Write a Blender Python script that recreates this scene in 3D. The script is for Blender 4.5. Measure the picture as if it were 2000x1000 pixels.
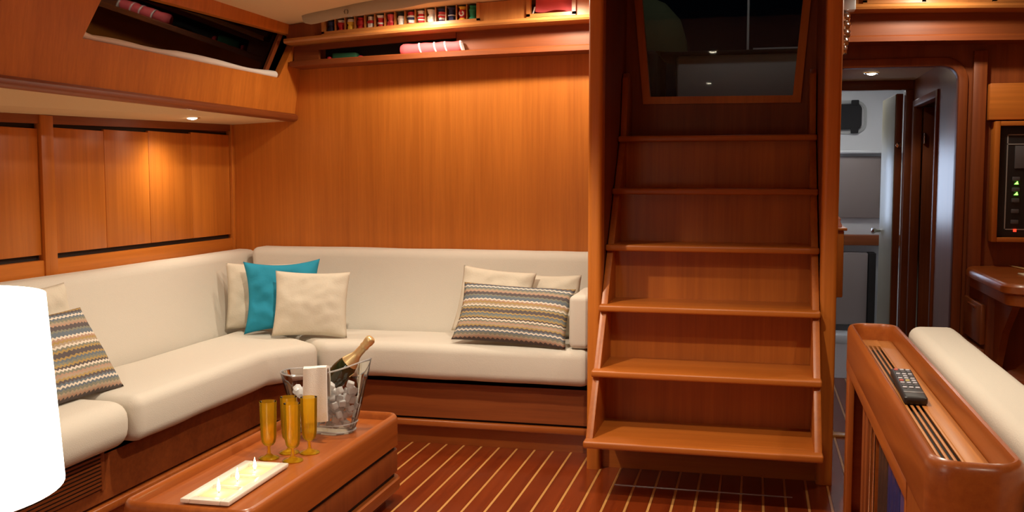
import bpy, bmesh, math, random
from mathutils import Vector, Matrix
random.seed(7)
PI = math.pi
for o in list(bpy.data.objects): bpy.data.objects.remove(o)
S = bpy.context.scene
COL = S.collection

# ------------------------------------------------------------------ camera, world, exposure
H = 1.35
yaw, pitch = 0.238784, 0.07934
fwd = Vector((-math.sin(yaw)*math.cos(pitch), math.cos(yaw)*math.cos(pitch), -math.sin(pitch)))
rgt = Vector((math.cos(yaw), math.sin(yaw), 0)); upv = rgt.cross(fwd)
cam = bpy.data.cameras.new('camera'); cam.sensor_width = 36; cam.lens = 36*1969.5/2000; cam.clip_start = .05
co = bpy.data.objects.new('camera', cam); COL.objects.link(co)
co.matrix_world = Matrix(((rgt.x, upv.x, -fwd.x, 0), (rgt.y, upv.y, -fwd.y, 0), (rgt.z, upv.z, -fwd.z, H), (0, 0, 0, 1)))
S.camera = co
w = bpy.data.worlds.new('night'); S.world = w; w.use_nodes = True
w.node_tree.nodes['Background'].inputs[0].default_value = (.25, .35, .6, 1)
w.node_tree.nodes['Background'].inputs[1].default_value = .0015
vs = S.view_settings
vs.view_transform = 'Standard'; vs.look = 'None'; vs.gamma = 1; vs.use_curve_mapping = False
vs.exposure = 0.13
S.cycles.transparent_max_bounces = 24
# lamp strengths (each lamp is built with its fixture further down)
SALOON_W = 92.0       # ceiling downlights in the saloon
SIDE_W = 14.0          # downlight under the side deck
AFT_W = 1.8          # aft cabin ceiling light
SHADE_E = 4.5         # glowing lamp shade
WARM = (.95, .83, .65)

# ------------------------------------------------------------------ materials
M = {}
def _mat(name):
    m = bpy.data.materials.new(name); m.use_nodes = True
    nt = m.node_tree; return m, nt, nt.nodes['Principled BSDF']
def plain(name, c, rough=.5, metal=0, spec=.5, bump=0, bscale=200):
    m, nt, b = _mat(name)
    b.inputs['Base Color'].default_value = (*c, 1); b.inputs['Roughness'].default_value = rough
    b.inputs['Metallic'].default_value = metal; b.inputs['Specular IOR Level'].default_value = spec
    if bump:
        n = nt.nodes.new('ShaderNodeTexNoise'); n.inputs['Scale'].default_value = bscale; n.inputs['Detail'].default_value = 3
        t = nt.nodes.new('ShaderNodeTexCoord'); nt.links.new(t.outputs['Object'], n.inputs['Vector'])
        k = nt.nodes.new('ShaderNodeBump'); k.inputs['Strength'].default_value = bump; k.inputs['Distance'].default_value = .004
        nt.links.new(n.outputs['Fac'], k.inputs['Height']); nt.links.new(k.outputs['Normal'], b.inputs['Normal'])
    M[name] = m; return m
def wood(name, dark, light, axis, rough=.38, fine=60, along=1.5, spec=.45, coat=0, coatr=.15):
    m, nt, b = _mat(name); N = nt.nodes; L = nt.links
    tc = N.new('ShaderNodeTexCoord'); oi = N.new('ShaderNodeObjectInfo')
    add = N.new('ShaderNodeVectorMath'); add.operation = 'ADD'
    mul = N.new('ShaderNodeMath'); mul.operation = 'MULTIPLY'; mul.inputs[1].default_value = 13.7
    L.new(oi.outputs['Random'], mul.inputs[0]); L.new(tc.outputs['Object'], add.inputs[0]); L.new(mul.outputs[0], add.inputs[1])
    def lay(f, a, det):
        mp = N.new('ShaderNodeMapping'); s = [f, f, f]; s['XYZ'.index(axis)] = a
        mp.inputs['Scale'].default_value = s; L.new(add.outputs[0], mp.inputs['Vector'])
        n = N.new('ShaderNodeTexNoise'); n.inputs['Scale'].default_value = 1; n.inputs['Detail'].default_value = det
        n.inputs['Roughness'].default_value = .6; L.new(mp.outputs[0], n.inputs['Vector']); return n
    n1 = lay(fine, along, 5); n2 = lay(fine*.16, along*.35, 3); n3 = lay(fine*4, along*6, 2)
    mx = N.new('ShaderNodeMath'); mx.operation = 'MULTIPLY_ADD'; mx.inputs[1].default_value = .5
    L.new(n2.outputs['Fac'], mx.inputs[0])
    h = N.new('ShaderNodeMath'); h.operation = 'MULTIPLY'; h.inputs[1].default_value = .38; L.new(n1.outputs['Fac'], h.inputs[0])
    h3 = N.new('ShaderNodeMath'); h3.operation = 'MULTIPLY_ADD'; h3.inputs[1].default_value = .12; L.new(n3.outputs['Fac'], h3.inputs[0]); L.new(h.outputs[0], h3.inputs[2])
    L.new(h3.outputs[0], mx.inputs[2])
    r = N.new('ShaderNodeValToRGB'); r.color_ramp.elements[0].position = .34; r.color_ramp.elements[1].position = .66
    r.color_ramp.elements[0].color = (*dark, 1); r.color_ramp.elements[1].color = (*light, 1)
    L.new(mx.outputs[0], r.inputs['Fac']); L.new(r.outputs['Color'], b.inputs['Base Color'])
    b.inputs['Roughness'].default_value = rough; b.inputs['Specular IOR Level'].default_value = spec
    if coat:
        b.inputs['Coat Weight'].default_value = coat; b.inputs['Coat Roughness'].default_value = coatr
    k = N.new('ShaderNodeBump'); k.inputs['Strength'].default_value = .06; k.inputs['Distance'].default_value = .002
    L.new(n1.outputs['Fac'], k.inputs['Height']); L.new(k.outputs['Normal'], b.inputs['Normal'])
    M[name] = m; return m
TD, TL = (.46, .128, .014), (.67, .212, .027)
for ax in 'XYZ':
    wood('teak'+ax, TD, TL, ax)
    wood('mahog'+ax, (.17, .036, .007), (.30, .075, .014), ax, rough=.46)
    wood('table'+ax, (.27, .06, .010), (.42, .115, .020), ax, rough=.32, coat=.12)
    wood('stair'+ax, (.33, .082, .010), (.50, .142, .018), ax)
    wood('light'+ax, (.42, .15, .035), (.60, .24, .06), ax)
wood('plank', (.13, .018, .004), (.26, .042, .008), 'Y', rough=.2, coat=.25, fine=45, along=2)
wood('holly', (.55, .25, .07), (.70, .36, .11), 'Y', rough=.3)
wood('gloss', (.25, .07, .015), (.36, .115, .03), 'Z', rough=.34, coat=.5, coatr=.3)
plain('cream', (.67, .625, .545), .9, spec=.1, bump=.25, bscale=260)
plain('liner', (.78, .58, .33), .8, spec=.2, bump=.2, bscale=90)
plain('pillow_cream', (.66, .60, .49), .9, spec=.1, bump=.3, bscale=120)
plain('teal', (.022, .28, .43), .75, spec=.2, bump=.35, bscale=60)
plain('white_cloth', (.85, .82, .76), .9, spec=.1, bump=.3, bscale=300)
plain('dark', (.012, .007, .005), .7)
plain('black', (.008, .008, .009), .4)
plain('gelcoat', (.72, .72, .72), .35)
plain('grey_panel', (.30, .24, .22), .45)
plain('chrome', (.75, .75, .75), .12, 1)
plain('gold', (.88, .68, .34), .34, .75)
plain('foil_band', (.55, .42, .22), .3, 1)
plain('plate', (.85, .80, .70), .2)
plain('wax', (.85, .72, .38), .5)
plain('rubber', (.035, .035, .037), .45)
plain('button_grey', (.45, .44, .48), .5)
plain('button_dark', (.10, .10, .11), .5)
plain('button_red', (.55, .10, .08), .5)
plain('button_yellow', (.60, .52, .20), .5)
plain('f_red', (.55, .025, .03), .8, bump=.3, bscale=40); plain('f_white', (.78, .74, .68), .8, bump=.3, bscale=40)
plain('f_navy', (.025, .03, .09), .8); plain('f_yellow', (.80, .50, .05), .8); plain('f_green', (.03, .30, .15), .8, bump=.3, bscale=40)
plain('f_darkgreen', (.012, .09, .035), .8); plain('f_black', (.015, .013, .013), .8)
plain('f_coral', (.75, .10, .11), .7, bump=.2, bscale=30)
plain('canvas', (.42, .34, .23), .9, bump=.3, bscale=60)
plain('navy_book', (.012, .02, .11), .35); plain('violet_book', (.08, .05, .16), .35); plain('dark_book', (.03, .015, .012), .4)
plain('line_grey', (.35, .34, .32), .5)
plain('olive', (.10, .11, .05), .9)
plain('paper', (.80, .74, .55), .8)
plain('pencil', (.72, .52, .22), .5)
plain('pink', (.70, .32, .24), .6)
plain('steel', (.55, .56, .58), .35, .6)
plain('bottle_glass', (.010, .018, .006), .08, spec=.8)
plain('rim_grey', (.42, .42, .40), .4)
plain('door_skin', (.34, .30, .20), .35)

def emis(name, c, s):
    m, nt, b = _mat(name); b.inputs['Base Color'].default_value = (*c, 1)
    b.inputs['Emission Color'].default_value = (*c, 1); b.inputs['Emission Strength'].default_value = s
    M[name] = m
emis('bulb', (1, .88, .66), 30); emis('bulb_cool', (1, .95, .88), 14)
emis('shade', (1, .93, .80), SHADE_E)
emis('flame', (1, .80, .40), 30); emis('led_green', (.25, 1, .1), 3); emis('led_teal', (.1, 1, .5), 3); emis('led_red', (1, .05, .02), 1.5)
def thin_glass(name, tint, gloss=1.0, rough=.02, diff=0, dcol=(1, 1, 1)):
    m = bpy.data.materials.new(name); m.use_nodes = True; nt = m.node_tree; N = nt.nodes; L = nt.links
    N.clear(); out = N.new('ShaderNodeOutputMaterial')
    tr = N.new('ShaderNodeBsdfTransparent'); tr.inputs[0].default_value = (*tint, 1)
    gl = N.new('ShaderNodeBsdfGlossy'); gl.inputs['Roughness'].default_value = rough
    fr = N.new('ShaderNodeFresnel'); fr.inputs['IOR'].default_value = 1.45
    ml = N.new('ShaderNodeMath'); ml.operation = 'MULTIPLY'; ml.inputs[1].default_value = gloss; L.new(fr.outputs[0], ml.inputs[0])
    src = tr
    if diff:
        d = N.new('ShaderNodeBsdfTranslucent'); d.inputs[0].default_value = (*dcol, 1)
        d2 = N.new('ShaderNodeBsdfDiffuse'); d2.inputs[0].default_value = (*dcol, 1)
        a = N.new('ShaderNodeMixShader'); a.inputs[0].default_value = .6; L.new(d.outputs[0], a.inputs[1]); L.new(d2.outputs[0], a.inputs[2])
        b = N.new('ShaderNodeMixShader'); b.inputs[0].default_value = diff; L.new(tr.outputs[0], b.inputs[1]); L.new(a.outputs[0], b.inputs[2]); src = b
    mx = N.new('ShaderNodeMixShader'); L.new(ml.outputs[0], mx.inputs[0]); L.new(src.outputs[0], mx.inputs[1]); L.new(gl.outputs[0], mx.inputs[2])
    L.new(mx.outputs[0], out.inputs[0]); M[name] = m
thin_glass('pane', (.85, .87, .87), .5)
thin_glass('smoked', (.25, .25, .25), 1.0)
thin_glass('acrylic', (.93, .93, .92), 1.0, .04)
thin_glass('amber', (1.0, .82, .20), 1.0, .04, .34, (1, .62, .03))
thin_glass('ice', (.97, .97, .97), .8, .15, .82, (1, 1, 1))
thin_glass('acrylic_rim', (.95, .95, .95), .8, .06, .35, (1, 1, 1))

def striped():
    m, nt, b = _mat('striped'); N = nt.nodes; L = nt.links
    uv = N.new('ShaderNodeTexCoord'); sp = N.new('ShaderNodeSeparateXYZ'); L.new(uv.outputs['UV'], sp.inputs[0])
    def mth(op, a, c=None, d=None):
        n = N.new('ShaderNodeMath'); n.operation = op
        for i, v in enumerate((a, c, d)):
            if v is None: continue
            if hasattr(v, 'links') or hasattr(v, 'is_linked'): L.new(v, n.inputs[i])
            else: n.inputs[i].default_value = v
        return n.outputs[0]
    zig = mth('PINGPONG', mth('MULTIPLY', sp.outputs[0], 24), .5)
    v = mth('FRACT', mth('ADD', mth('MULTIPLY', sp.outputs[1], 1.3), mth('MULTIPLY', mth('SUBTRACT', zig, .25), .05)))
    r = N.new('ShaderNodeValToRGB'); r.color_ramp.interpolation = 'CONSTANT'; L.new(v, r.inputs[0])
    g, bl, dk, oc, wh, be, sal = (.24, .24, .19), (.16, .19, .22), (.13, .11, .11), (.42, .29, .12), (.72, .64, .54), (.42, .33, .24), (.45, .29, .21)
    seq = [dk, sal, be, g, bl, wh, bl, dk, oc, be, sal, g, wh, dk, oc, g, bl, oc, dk, dk, oc, g, wh, be, oc, sal, wh, bl, bl, g, dk]
    cr = r.color_ramp
    cr.elements[0].position = 0; cr.elements[0].color = (*seq[0], 1)
    cr.elements[1].position = 1/len(seq); cr.elements[1].color = (*seq[1], 1)
    for i, c in enumerate(seq[2:], 2):
        e = cr.elements.new(i/len(seq)); e.color = (*c, 1)
    L.new(r.outputs[0], b.inputs['Base Color']); b.inputs['Roughness'].default_value = .95; b.inputs['Specular IOR Level'].default_value = .05
    nz = N.new('ShaderNodeTexNoise'); nz.inputs['Scale'].default_value = 140; L.new(uv.outputs['Object'], nz.inputs['Vector'])
    k = N.new('ShaderNodeBump'); k.inputs['Strength'].default_value = .4; k.inputs['Distance'].default_value = .004
    L.new(nz.outputs['Fac'], k.inputs['Height']); L.new(k.outputs['Normal'], b.inputs['Normal'])
    M['striped'] = m
striped()

# ------------------------------------------------------------------ builders
def wmat(p):
    m = p.matrix_basis.copy()
    return wmat(p.parent) @ p.matrix_parent_inverse @ m if p.parent else m
def tag(o, label=None, cat=None, group=None, kind=None):
    if label: o['label'] = label
    if cat: o['category'] = cat
    if group: o['group'] = group
    if kind: o['kind'] = kind
    return o
def thing(name, label, cat, loc, rot=None, group=None):
    o = bpy.data.objects.new(name, None); COL.objects.link(o); o.empty_display_size = .05
    o.location = loc
    if rot: o.rotation_euler = rot
    return tag(o, label, cat, group)
def finish(name, bm, mat, parent=None, smooth=True, local=False, angle=40):
    bmesh.ops.recalc_face_normals(bm, faces=bm.faces)
    me = bpy.data.meshes.new(name)
    if smooth:
        for f in bm.faces: f.smooth = True
        lim = math.radians(angle)
        for e in bm.edges:
            if len(e.link_faces) == 2: e.smooth = e.calc_face_angle(0) < lim
    shift = Vector((0, 0, 0))
    if parent is None:
        vsx = [v.co for v in bm.verts]
        mn = [min(c[i] for c in vsx) for i in range(3)]; mxx = [max(c[i] for c in vsx) for i in range(3)]
        shift = Vector(((mn[0]+mxx[0])/2, (mn[1]+mxx[1])/2, mn[2]))
        bmesh.ops.translate(bm, verts=bm.verts, vec=-shift)
    bm.to_mesh(me); bm.free()
    me.materials.append(M[mat] if isinstance(mat, str) else mat)
    o = bpy.data.objects.new(name, me); COL.objects.link(o)
    if parent is None: o.location = shift
    else:
        o.parent = parent
        if not local: o.matrix_parent_inverse = wmat(parent).inverted()
    return o
def b_box(bm, x0, x1, y0, y1, z0, z1, bev=0, seg=2, mtx=None):
    r = bmesh.ops.create_cube(bm, size=1)
    vs_ = r['verts']
    for v in vs_:
        v.co = Vector(((x0+x1)/2 + v.co.x*(x1-x0), (y0+y1)/2 + v.co.y*(y1-y0), (z0+z1)/2 + v.co.z*(z1-z0)))
    if mtx is not None: bmesh.ops.transform(bm, matrix=mtx, verts=vs_)
    if bev:
        es = list({e for v in vs_ for e in v.link_edges})
        bmesh.ops.bevel(bm, geom=es, offset=bev, segments=seg, profile=.5, affect='EDGES')
def box(name, x0, x1, y0, y1, z0, z1, mat, parent=None, bev=.003, seg=2, mtx=None, local=False):
    bm = bmesh.new(); b_box(bm, x0, x1, y0, y1, z0, z1, bev, seg, mtx)
    return finish(name, bm, mat, parent, local=local)
def b_prism(bm, poly, axis, a0, a1, bev=0, seg=2):
    """poly of 2D points in the two other axes (in xyz order), extruded along axis"""
    def mk(p, a):
        if axis == 'X': return (a, p[0], p[1])
        if axis == 'Y': return (p[0], a, p[1])
        return (p[0], p[1], a)
    A = [bm.verts.new(mk(p, a0)) for p in poly]; B = [bm.verts.new(mk(p, a1)) for p in poly]
    n = len(poly); fs = [bm.faces.new(A), bm.faces.new(B)]
    for i in range(n): fs.append(bm.faces.new((A[i], A[(i+1) % n], B[(i+1) % n], B[i])))
    bmesh.ops.recalc_face_normals(bm, faces=fs)
    if bev:
        es = list({e for f in fs for e in f.edges})
        bmesh.ops.bevel(bm, geom=es, offset=bev, segments=seg, profile=.5, affect='EDGES')
def prism(name, poly, axis, a0, a1, mat, parent=None, bev=0, seg=2, local=False):
    bm = bmesh.new(); b_prism(bm, poly, axis, a0, a1, bev, seg); return finish(name, bm, mat, parent, local=local)
def b_loft(bm, rings, cap0=True, cap1=True, closed=True):
    R = [[bm.verts.new(p) for p in r] for r in rings]; n = len(R[0])
    for a, b in zip(R, R[1:]):
        for i in range(n if closed else n-1):
            bm.faces.new((a[i], a[(i+1) % n], b[(i+1) % n], b[i]))
    if cap0: bm.faces.new(R[0])
    if cap1: bm.faces.new(R[-1])
def loft(name, rings, mat, parent=None, cap0=True, cap1=True, closed=True, local=False, angle=40):
    bm = bmesh.new(); b_loft(bm, rings, cap0, cap1, closed); return finish(name, bm, mat, parent, local=local, angle=angle)
def lathe(name, prof, mat, parent=None, c=(0, 0, 0), n=32, local=False, mtx=None, cap0=False, cap1=False, angle=40):
    rings = []
    for r, z in prof:
        ring = [Vector((max(r, 1e-4)*math.cos(2*PI*i/n), max(r, 1e-4)*math.sin(2*PI*i/n), z)) for i in range(n)]
        rings.append([(mtx @ p if mtx is not None else p + Vector(c)) for p in ring])
    return loft(name, rings, mat, parent, cap0, cap1, local=local, angle=angle)
def tube(name, pts, r, mat, parent=None, n=10, local=False):
    pts = [Vector(p) for p in pts]; rings = []
    for i, p in enumerate(pts):
        t = (pts[min(i+1, len(pts)-1)] - pts[max(i-1, 0)]).normalized()
        a = t.cross(Vector((0, 0, 1)));  a = t.cross(Vector((0, 1, 0))) if a.length < .1 else a
        a.normalize(); b = t.cross(a); rr = r[i] if isinstance(r, (list, tuple)) else r
        rings.append([p + a*rr*math.cos(2*PI*k/n) + b*rr*math.sin(2*PI*k/n) for k in range(n)])
    return loft(name, rings, mat, parent, local=local)
def rrect(x0, x1, y0, y1, r, n=6):
    P = []
    for cx, cy, a in ((x1-r, y1-r, 0), (x0+r, y1-r, 90), (x0+r, y0+r, 180), (x1-r, y0+r, 270)):
        for k in range(n+1):
            t = math.radians(a+90*k/n); P.append((cx+r*math.cos(t), cy+r*math.sin(t)))
    return P
def ff(x): return 1-((x+.21)/2.25)**2
def sweepx(name, prof, x0, x1, zf, mat, parent=None, n=14):
    """prof [(y,z)] swept along X with the deck camber zf(x) added"""
    rings = []
    for i in range(n+1):
        x = x0+(x1-x0)*i/n; rings.append([(x, y, z+zf(x)) for y, z in prof])
    return loft(name, rings, mat, parent, angle=30)
def struct(o): return tag(o, kind='structure')
sbox = lambda *a, **k: struct(box(*a, **k))

# ------------------------------------------------------------------ floor: planks with light strips
fl = struct(sbox('floor', -3.0, 3.0, -1.3, 9.0, -.05, -.006, 'dark', bev=0))
PW = .091; x = -.592-PW*20
strip_me = plank_me = None
while x < 2.4:
    y1 = 9.0 if .2 < x < 1.1 else 5.55
    if -2.45 < x:
        p = box('plank', x+.0055, x+PW-.0055, -1.25, min(y1, 6.99), -.03, 0, 'plank', fl, bev=.0012, seg=1)
        box('strip', x-.0050, x+.0050, -1.25, min(y1, 6.99), -.03, -.0004, 'holly', fl, bev=0)
    x += PW
tag(box('floor_slot_trim', -.588, .165, 4.308, 4.316, -.001, .0025, 'steel', fl, bev=.0006), 'thin metal edge across the planks below the stairs')

# ------------------------------------------------------------------ shell: back wall, left lockers, side deck, coaming
wb = struct(box('wall_back', -3.05, -.745, 5.40, 5.45, 0, 2.35, 'teakZ', bev=0))
sbox('wall_front', -3.05, 2.65, -1.35, -1.3, 0, 2.4, 'teakZ', bev=0)
sbox('wall_right', 2.6, 2.65, -1.3, 5.45, 0, 2.4, 'teakZ', bev=0)
wl = struct(box('wall_left', -3.08, -3.03, -1.3, 5.40, 0, 1.66, 'mahogZ', bev=0))
# face frame of the lockers
box('bottom_rail', -3.03, -3.0, -1.3, 5.40, .86, .985, 'teakY', wl, bev=.004)
def sl_(y): return .042*(y-3.5)/1.9
loft('top_rail', [[(x_, y_, z_+sl_(y_)) for x_, z_ in ((-3.03, 1.568), (-3.0, 1.568), (-3.0, 1.612), (-3.03, 1.612))] for y_ in (-1.3, 5.40)], 'mahogY', wl)
for a, b in ((3.752, 3.832), (5.368, 5.40), (2.15, 2.23), (.5, .58)):
    box('stile', -3.03, -2.992, a, b, .80, 1.606+sl_(a), 'teakZ', wl, bev=.004)
box('slot_back', -3.03, -3.026, -1.3, 5.37, .98, 1.60, 'dark', wl, bev=0)
for a, b in ((3.834, 4.202), (4.202, 4.561), (4.561, 4.958), (4.958, 5.366), (3.40, 3.750), (2.98, 3.40), (2.60, 2.98), (2.232, 2.60),
             (1.8, 2.148), (1.4, 1.8), (.99, 1.4), (.582, .99)):
    box('locker_panel', -3.026, -3.008, a+.0012, b-.0012, 1.008, 1.550+sl_((a+b)/2), 'teakZ', wl, bev=.0025)
# side deck underside
sd = struct(loft('ceiling_side_deck', [[(-3.06, y_, 1.604+sl_(y_)), (-2.61, y_, 1.666), (-2.61, y_, 1.71), (-3.06, y_, 1.71)] for y_ in (-1.3, 5.40)], 'liner'))
# coaming: sloping wood face with a long window opening
wc = struct(thing('wall_coaming', None, None, (-2.6, 3, 1.66)))
def cx(z): return -2.605+.075*(z-1.70)/.5
outer = [(-1.3, 1.69), (5.40, 1.69), (5.40, 2.23), (-1.3, 2.23)]
hole = [(3.487, 1.886), (5.15, 1.888), (5.317, 2.132), (3.61, 2.105)]
bm = bmesh.new()
def ringpts(poly, d): return [(cx(z)-d, y, z) for y, z in poly]
b_loft(bm, [ringpts(outer, .04), ringpts(outer, 0), ringpts(hole, 0), ringpts(hole, .04)], False, False)
finish('coaming_face', bm, 'teakZ', wc, smooth=False)
prism('lower_rail', [(-2.645, 1.662), (-2.60, 1.662), (-2.583, 1.672), (-2.583, 1.694), (-2.60, 1.706), (-2.645, 1.706)], 'Y', -1.3, 5.40, 'mahogY', wc, bev=.004)
win = struct(thing('window_1', None, None, (-2.6, 4.4, 1.88)))
prism('reveal_bottom', [(3.46, 1.86), (5.2, 1.86), (5.17, 1.886), (3.47, 1.884)], 'X', -2.70, -2.61, 'dark', win)
loft('window_pane', [[(cx(z)-.07, y, z) for y, z in ((3.45, 1.86), (5.2, 1.86), (5.36, 2.16), (3.58, 2.14))],
                     [(cx(z)-.064, y, z) for y, z in ((3.45, 1.86), (5.2, 1.86), (5.36, 2.16), (3.58, 2.14))]], 'smoked', win)
for a, b in (((5.06, 1.87), (5.22, 2.15)),):
    loft('window_mullion', [[(cx(z)-.06, y+d, z) for (y, z) in (a, b) for d in (-.02, .02)][:2] + [(cx(z)-.06, y+d, z) for (y, z) in (b,) for d in (.02, -.02)],
                    [(cx(z)-.045, y+d, z) for (y, z) in (a,) for d in (-.02, .02)] + [(cx(z)-.045, y+d, z) for (y, z) in (b,) for d in (.02, -.02)]], 'mahogZ', win)
# folded white cloth lying along the window sill
rings = []
for i in range(41):
    t = i/40; y = 3.487+t*1.665; z0 = 1.884; hgt = .020+.012*math.sin(t*7+.6)**2+.020*max(0, 1-abs(t-.42)*6)*.6+.012*t
    if t < .035: hgt = .020+.05*(1-t/.035)
    ring = []
    for k in range(12):
        a = 2*PI*k/12; ring.append((cx(z0)-.028+.024*math.cos(a), y, z0+hgt/2+hgt/2*math.sin(a)))
    rings.append(ring)
tag(loft('curtain', rings, 'white_cloth'), 'narrow white cloth bunched along the sill of the long dark window', 'curtain')
# main ceiling with camber, opening above the stairs
def zc(x): return 2.19+.10*ff(x)
ce = struct(thing('ceiling', None, None, (0, 3, 2.2)))
def ceil_piece(x0, x1, y0, y1, n=12):
    prof = [(y0, 0), (y1, 0), (y1, .04), (y0, .04)]
    sweepx('ceiling_panel', prof, x0, x1, zc, 'liner', ce, n)
ceil_piece(-2.62, -.745, -1.3, 5.42); ceil_piece(-.745, .335, -1.3, 4.56, 6); ceil_piece(.335, 2.62, -1.3, 5.42)
box('hatch_cover', -.75, .34, 4.5, 5.6, 2.62, 2.66, 'mahogX', ce)

# ------------------------------------------------------------------ companionway: side walls, posts, top panel with window
for n_, x0, x1, in (('left', -.745, -.686), ('right', .273, .335)):
    sbox('wall_companionway_'+n_, x0, x1, 4.62, 5.46, 0, 2.64, 'mahogZ', bev=0)
for i, (x0, x1) in enumerate(((-.748, -.684), (.270, .338))):
    struct(prism('trim_%d' % (i+1), rrect(x0, x1, 4.52, 4.62, .018, 5), 'Z', 0, 2.62, 'teakZ'))
hp = struct(thing('door_1', None, None, (-.2, 5.35, 1.55)))
bm = bmesh.new()
zo = lambda o: [(x_, o_, z_) for x_, z_ in ((-.686, 1.53), (.273, 1.53), (.273, 2.62), (-.686, 2.62)) for o_ in (o,)]
hl = lambda o: [(x_, o, z_) for x_, z_ in ((-.590, 1.728), (.197, 1.724), (.262, 2.55), (-.668, 2.55))]
b_loft(bm, [zo(5.40), zo(5.36), hl(5.36), hl(5.40)], False, False)
finish('door_panel', bm, 'mahogZ', hp, smooth=False)
hb = [(-.594, 1.724), (.201, 1.720), (.266, 2.56), (-.672, 2.56)]
hi = [(-.558, 1.762), (.163, 1.757), (.224, 2.50), (-.628, 2.50)]
bm = bmesh.new()
R_ = lambda poly, y: [(a, y, b) for a, b in poly]
b_loft(bm, [R_(hb, 5.40), R_(hb, 5.345), R_(hi, 5.345), R_(hi, 5.40)], False, False)
finish('door_window_frame', bm, 'teakZ', hp, smooth=False)
loft('door_pane', [R_(hi, 5.38), R_(hi, 5.386)], 'pane', hp)
# cockpit outside, at night
ck = thing('cockpit_locker', 'pale grey cockpit moulding outside the stair window', 'locker', (-.1, 6.5, 1.4))
box('front_face', -.505, .27, 6.35, 6.8, 1.4, 2.085, 'gelcoat', ck, bev=.02, seg=3)
box('top_board', -.60, .28, 6.33, 6.83, 2.086, 2.11, 'dark', ck, bev=.006)
tag(tube('flag_pole', [(-.079, 6.6, 2.11), (-.080, 6.6, 2.7), (-.082, 6.6, 3.4)], .008, 'gelcoat'), 'thin pale pole standing on the cockpit moulding outside', 'pole')
tag(lathe('wheel_cover', [(.001, .40), (.12, .385), (.24, .33), (.33, .23), (.37, .10), (.38, 0), (.001, 0)], 'olive', c=(-.83, 6.6, 2.112)), 'dark olive domed cover outside behind the stair window', 'cover')
box('cockpit_sole', -1.6, .29, 5.5, 6.9, 1.33, 1.4, 'dark')
tag(box('cockpit_bench', -1.5, -.61, 6.2, 6.88, 1.4, 2.111, 'dark', bev=.03, seg=3), 'dark cockpit bench under the olive domed cover outside', 'bench')
tag(bpy.data.objects['cockpit_sole'], kind='structure'); bpy.data.objects['cockpit_sole'].name = 'floor_cockpit'

dl_ = thing('cockpit_fill_lamp', 'added fill lamp on a bracket, unseen above the cockpit outside', 'light', (-.10, 6.0, 3.1))  # invented fill lamp, added only to brighten the cockpit behind the stair window
lathe('lamp_housing', [(.001, .05), (.05, .045), (.06, 0), (.045, 0)], 'gelcoat', dl_, local=True, n=20); lathe('lens', [(.0005, -.012), (.03, -.008), (.045, 0)], 'bulb_cool', dl_, local=True, n=20)
tube('lamp_stalk', [(0, 0, .05), (0, -.2, .08), (0, -.42, .02), (0, -.45, -.2), (0, -.45, -.439)], .012, 'steel', dl_, local=True)
l = bpy.data.lights.new('cockpit_fill_light', 'SPOT'); l.energy = 2.4; l.spot_size = 2.6; l.shadow_soft_size = .04; l.color = (1, .95, .9)
lo = bpy.data.objects.new('cockpit_fill_light', l); COL.objects.link(lo); lo.parent = dl_; lo.location = (0, 0, -.04)
# ------------------------------------------------------------------ stairs
st = thing('companionway_stairs', 'wide varnished wooden stairs with six open-sided box steps', 'stairs', (-.2, 4.6, 0))
NY = [4.045+.2015*i for i in range(6)]; NZ = [.256+.2585*i for i in range(6)]
XL, XR = -.681, .267
TD_ = (.435, .375, .325, .295, .28, .28)
for s, (a, b) in enumerate(((XL, XL+.030), (XR-.030, XR))):
    poly = [(NY[0]+.03, NZ[0]-.03), (NY[5]+.03, NZ[5]-.03), (NY[5]+.06, NZ[5]), (NY[5]+.13, NZ[5]+.30), (NY[5]+.16, NZ[5]+.325), (NY[5]+.20, NZ[5]+.325),
            (5.34, NZ[5]+.28), (5.34, NZ[5]-.05), (NY[0]+.62, NZ[0]-.03)]
    prism('stringer', poly, 'X', a, b, 'stairZ', st, bev=.003)
for i in range(6):
    d = TD_[i]
    tr = box('tread', XL-.004, XR+.004, NY[i], NY[i]+d, NZ[i]-.030, NZ[i], 'stairX', st, bev=.009, seg=3)
    if i < 5: box('riser', XL+.030, XR-.030, NY[i]+TD_[i]-.01, NY[i]+TD_[i]+.01, NZ[i], NZ[i+1]-.030, 'stairZ', st, bev=0)
box('kick_panel', -.684, .270, 4.575, 4.60, 0, .30, 'stairX', st, bev=0)

# ------------------------------------------------------------------ wall shelves and flag rack along the back wall
zl = lambda x_: 2.08+.071*ff(x_); z2 = lambda x_: 1.96+.045*ff(x_)
def rack(x0, x1, nm):
    r = thing(nm[0], nm[1], nm[2], ((x0+x1)/2, 5.3, 1.95))
    sweepx('rack_lip', [(5.16, .012), (5.168, .002), (5.20, 0), (5.395, 0), (5.395, .02), (5.20, .02), (5.20, .030), (5.165, .026)], x0, x1, zl, 'lightX', r)
    sweepx('shelf_lip', [(5.235, .0), (5.40, 0), (5.40, .018), (5.258, .018), (5.258, .030), (5.240, .030), (5.235, .024)], x0, x1, z2, 'mahogX', r)
    return r
rk = rack(-2.55, -.748, ('flag_rack', 'long cambered wooden rack of narrow flag pigeonholes above the sofa wall', 'rack'))
def facepiece(name, x0, x1, a, b, y0, y1, mat, par, zfa=zl, zfb=None):
    n = 8; rings = []
    for i in range(n+1):
        x_ = x0+(x1-x0)*i/n; za = zfa(x_)+a; zb = (zfb or zfa)(x_)+b
        rings.append([(x_, y0, za), (x_, y1, za), (x_, y1, zb), (x_, y0, zb)])
    return loft(name, rings, mat, par, angle=20)
SX0, SX1 = -2.318, -1.455
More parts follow.
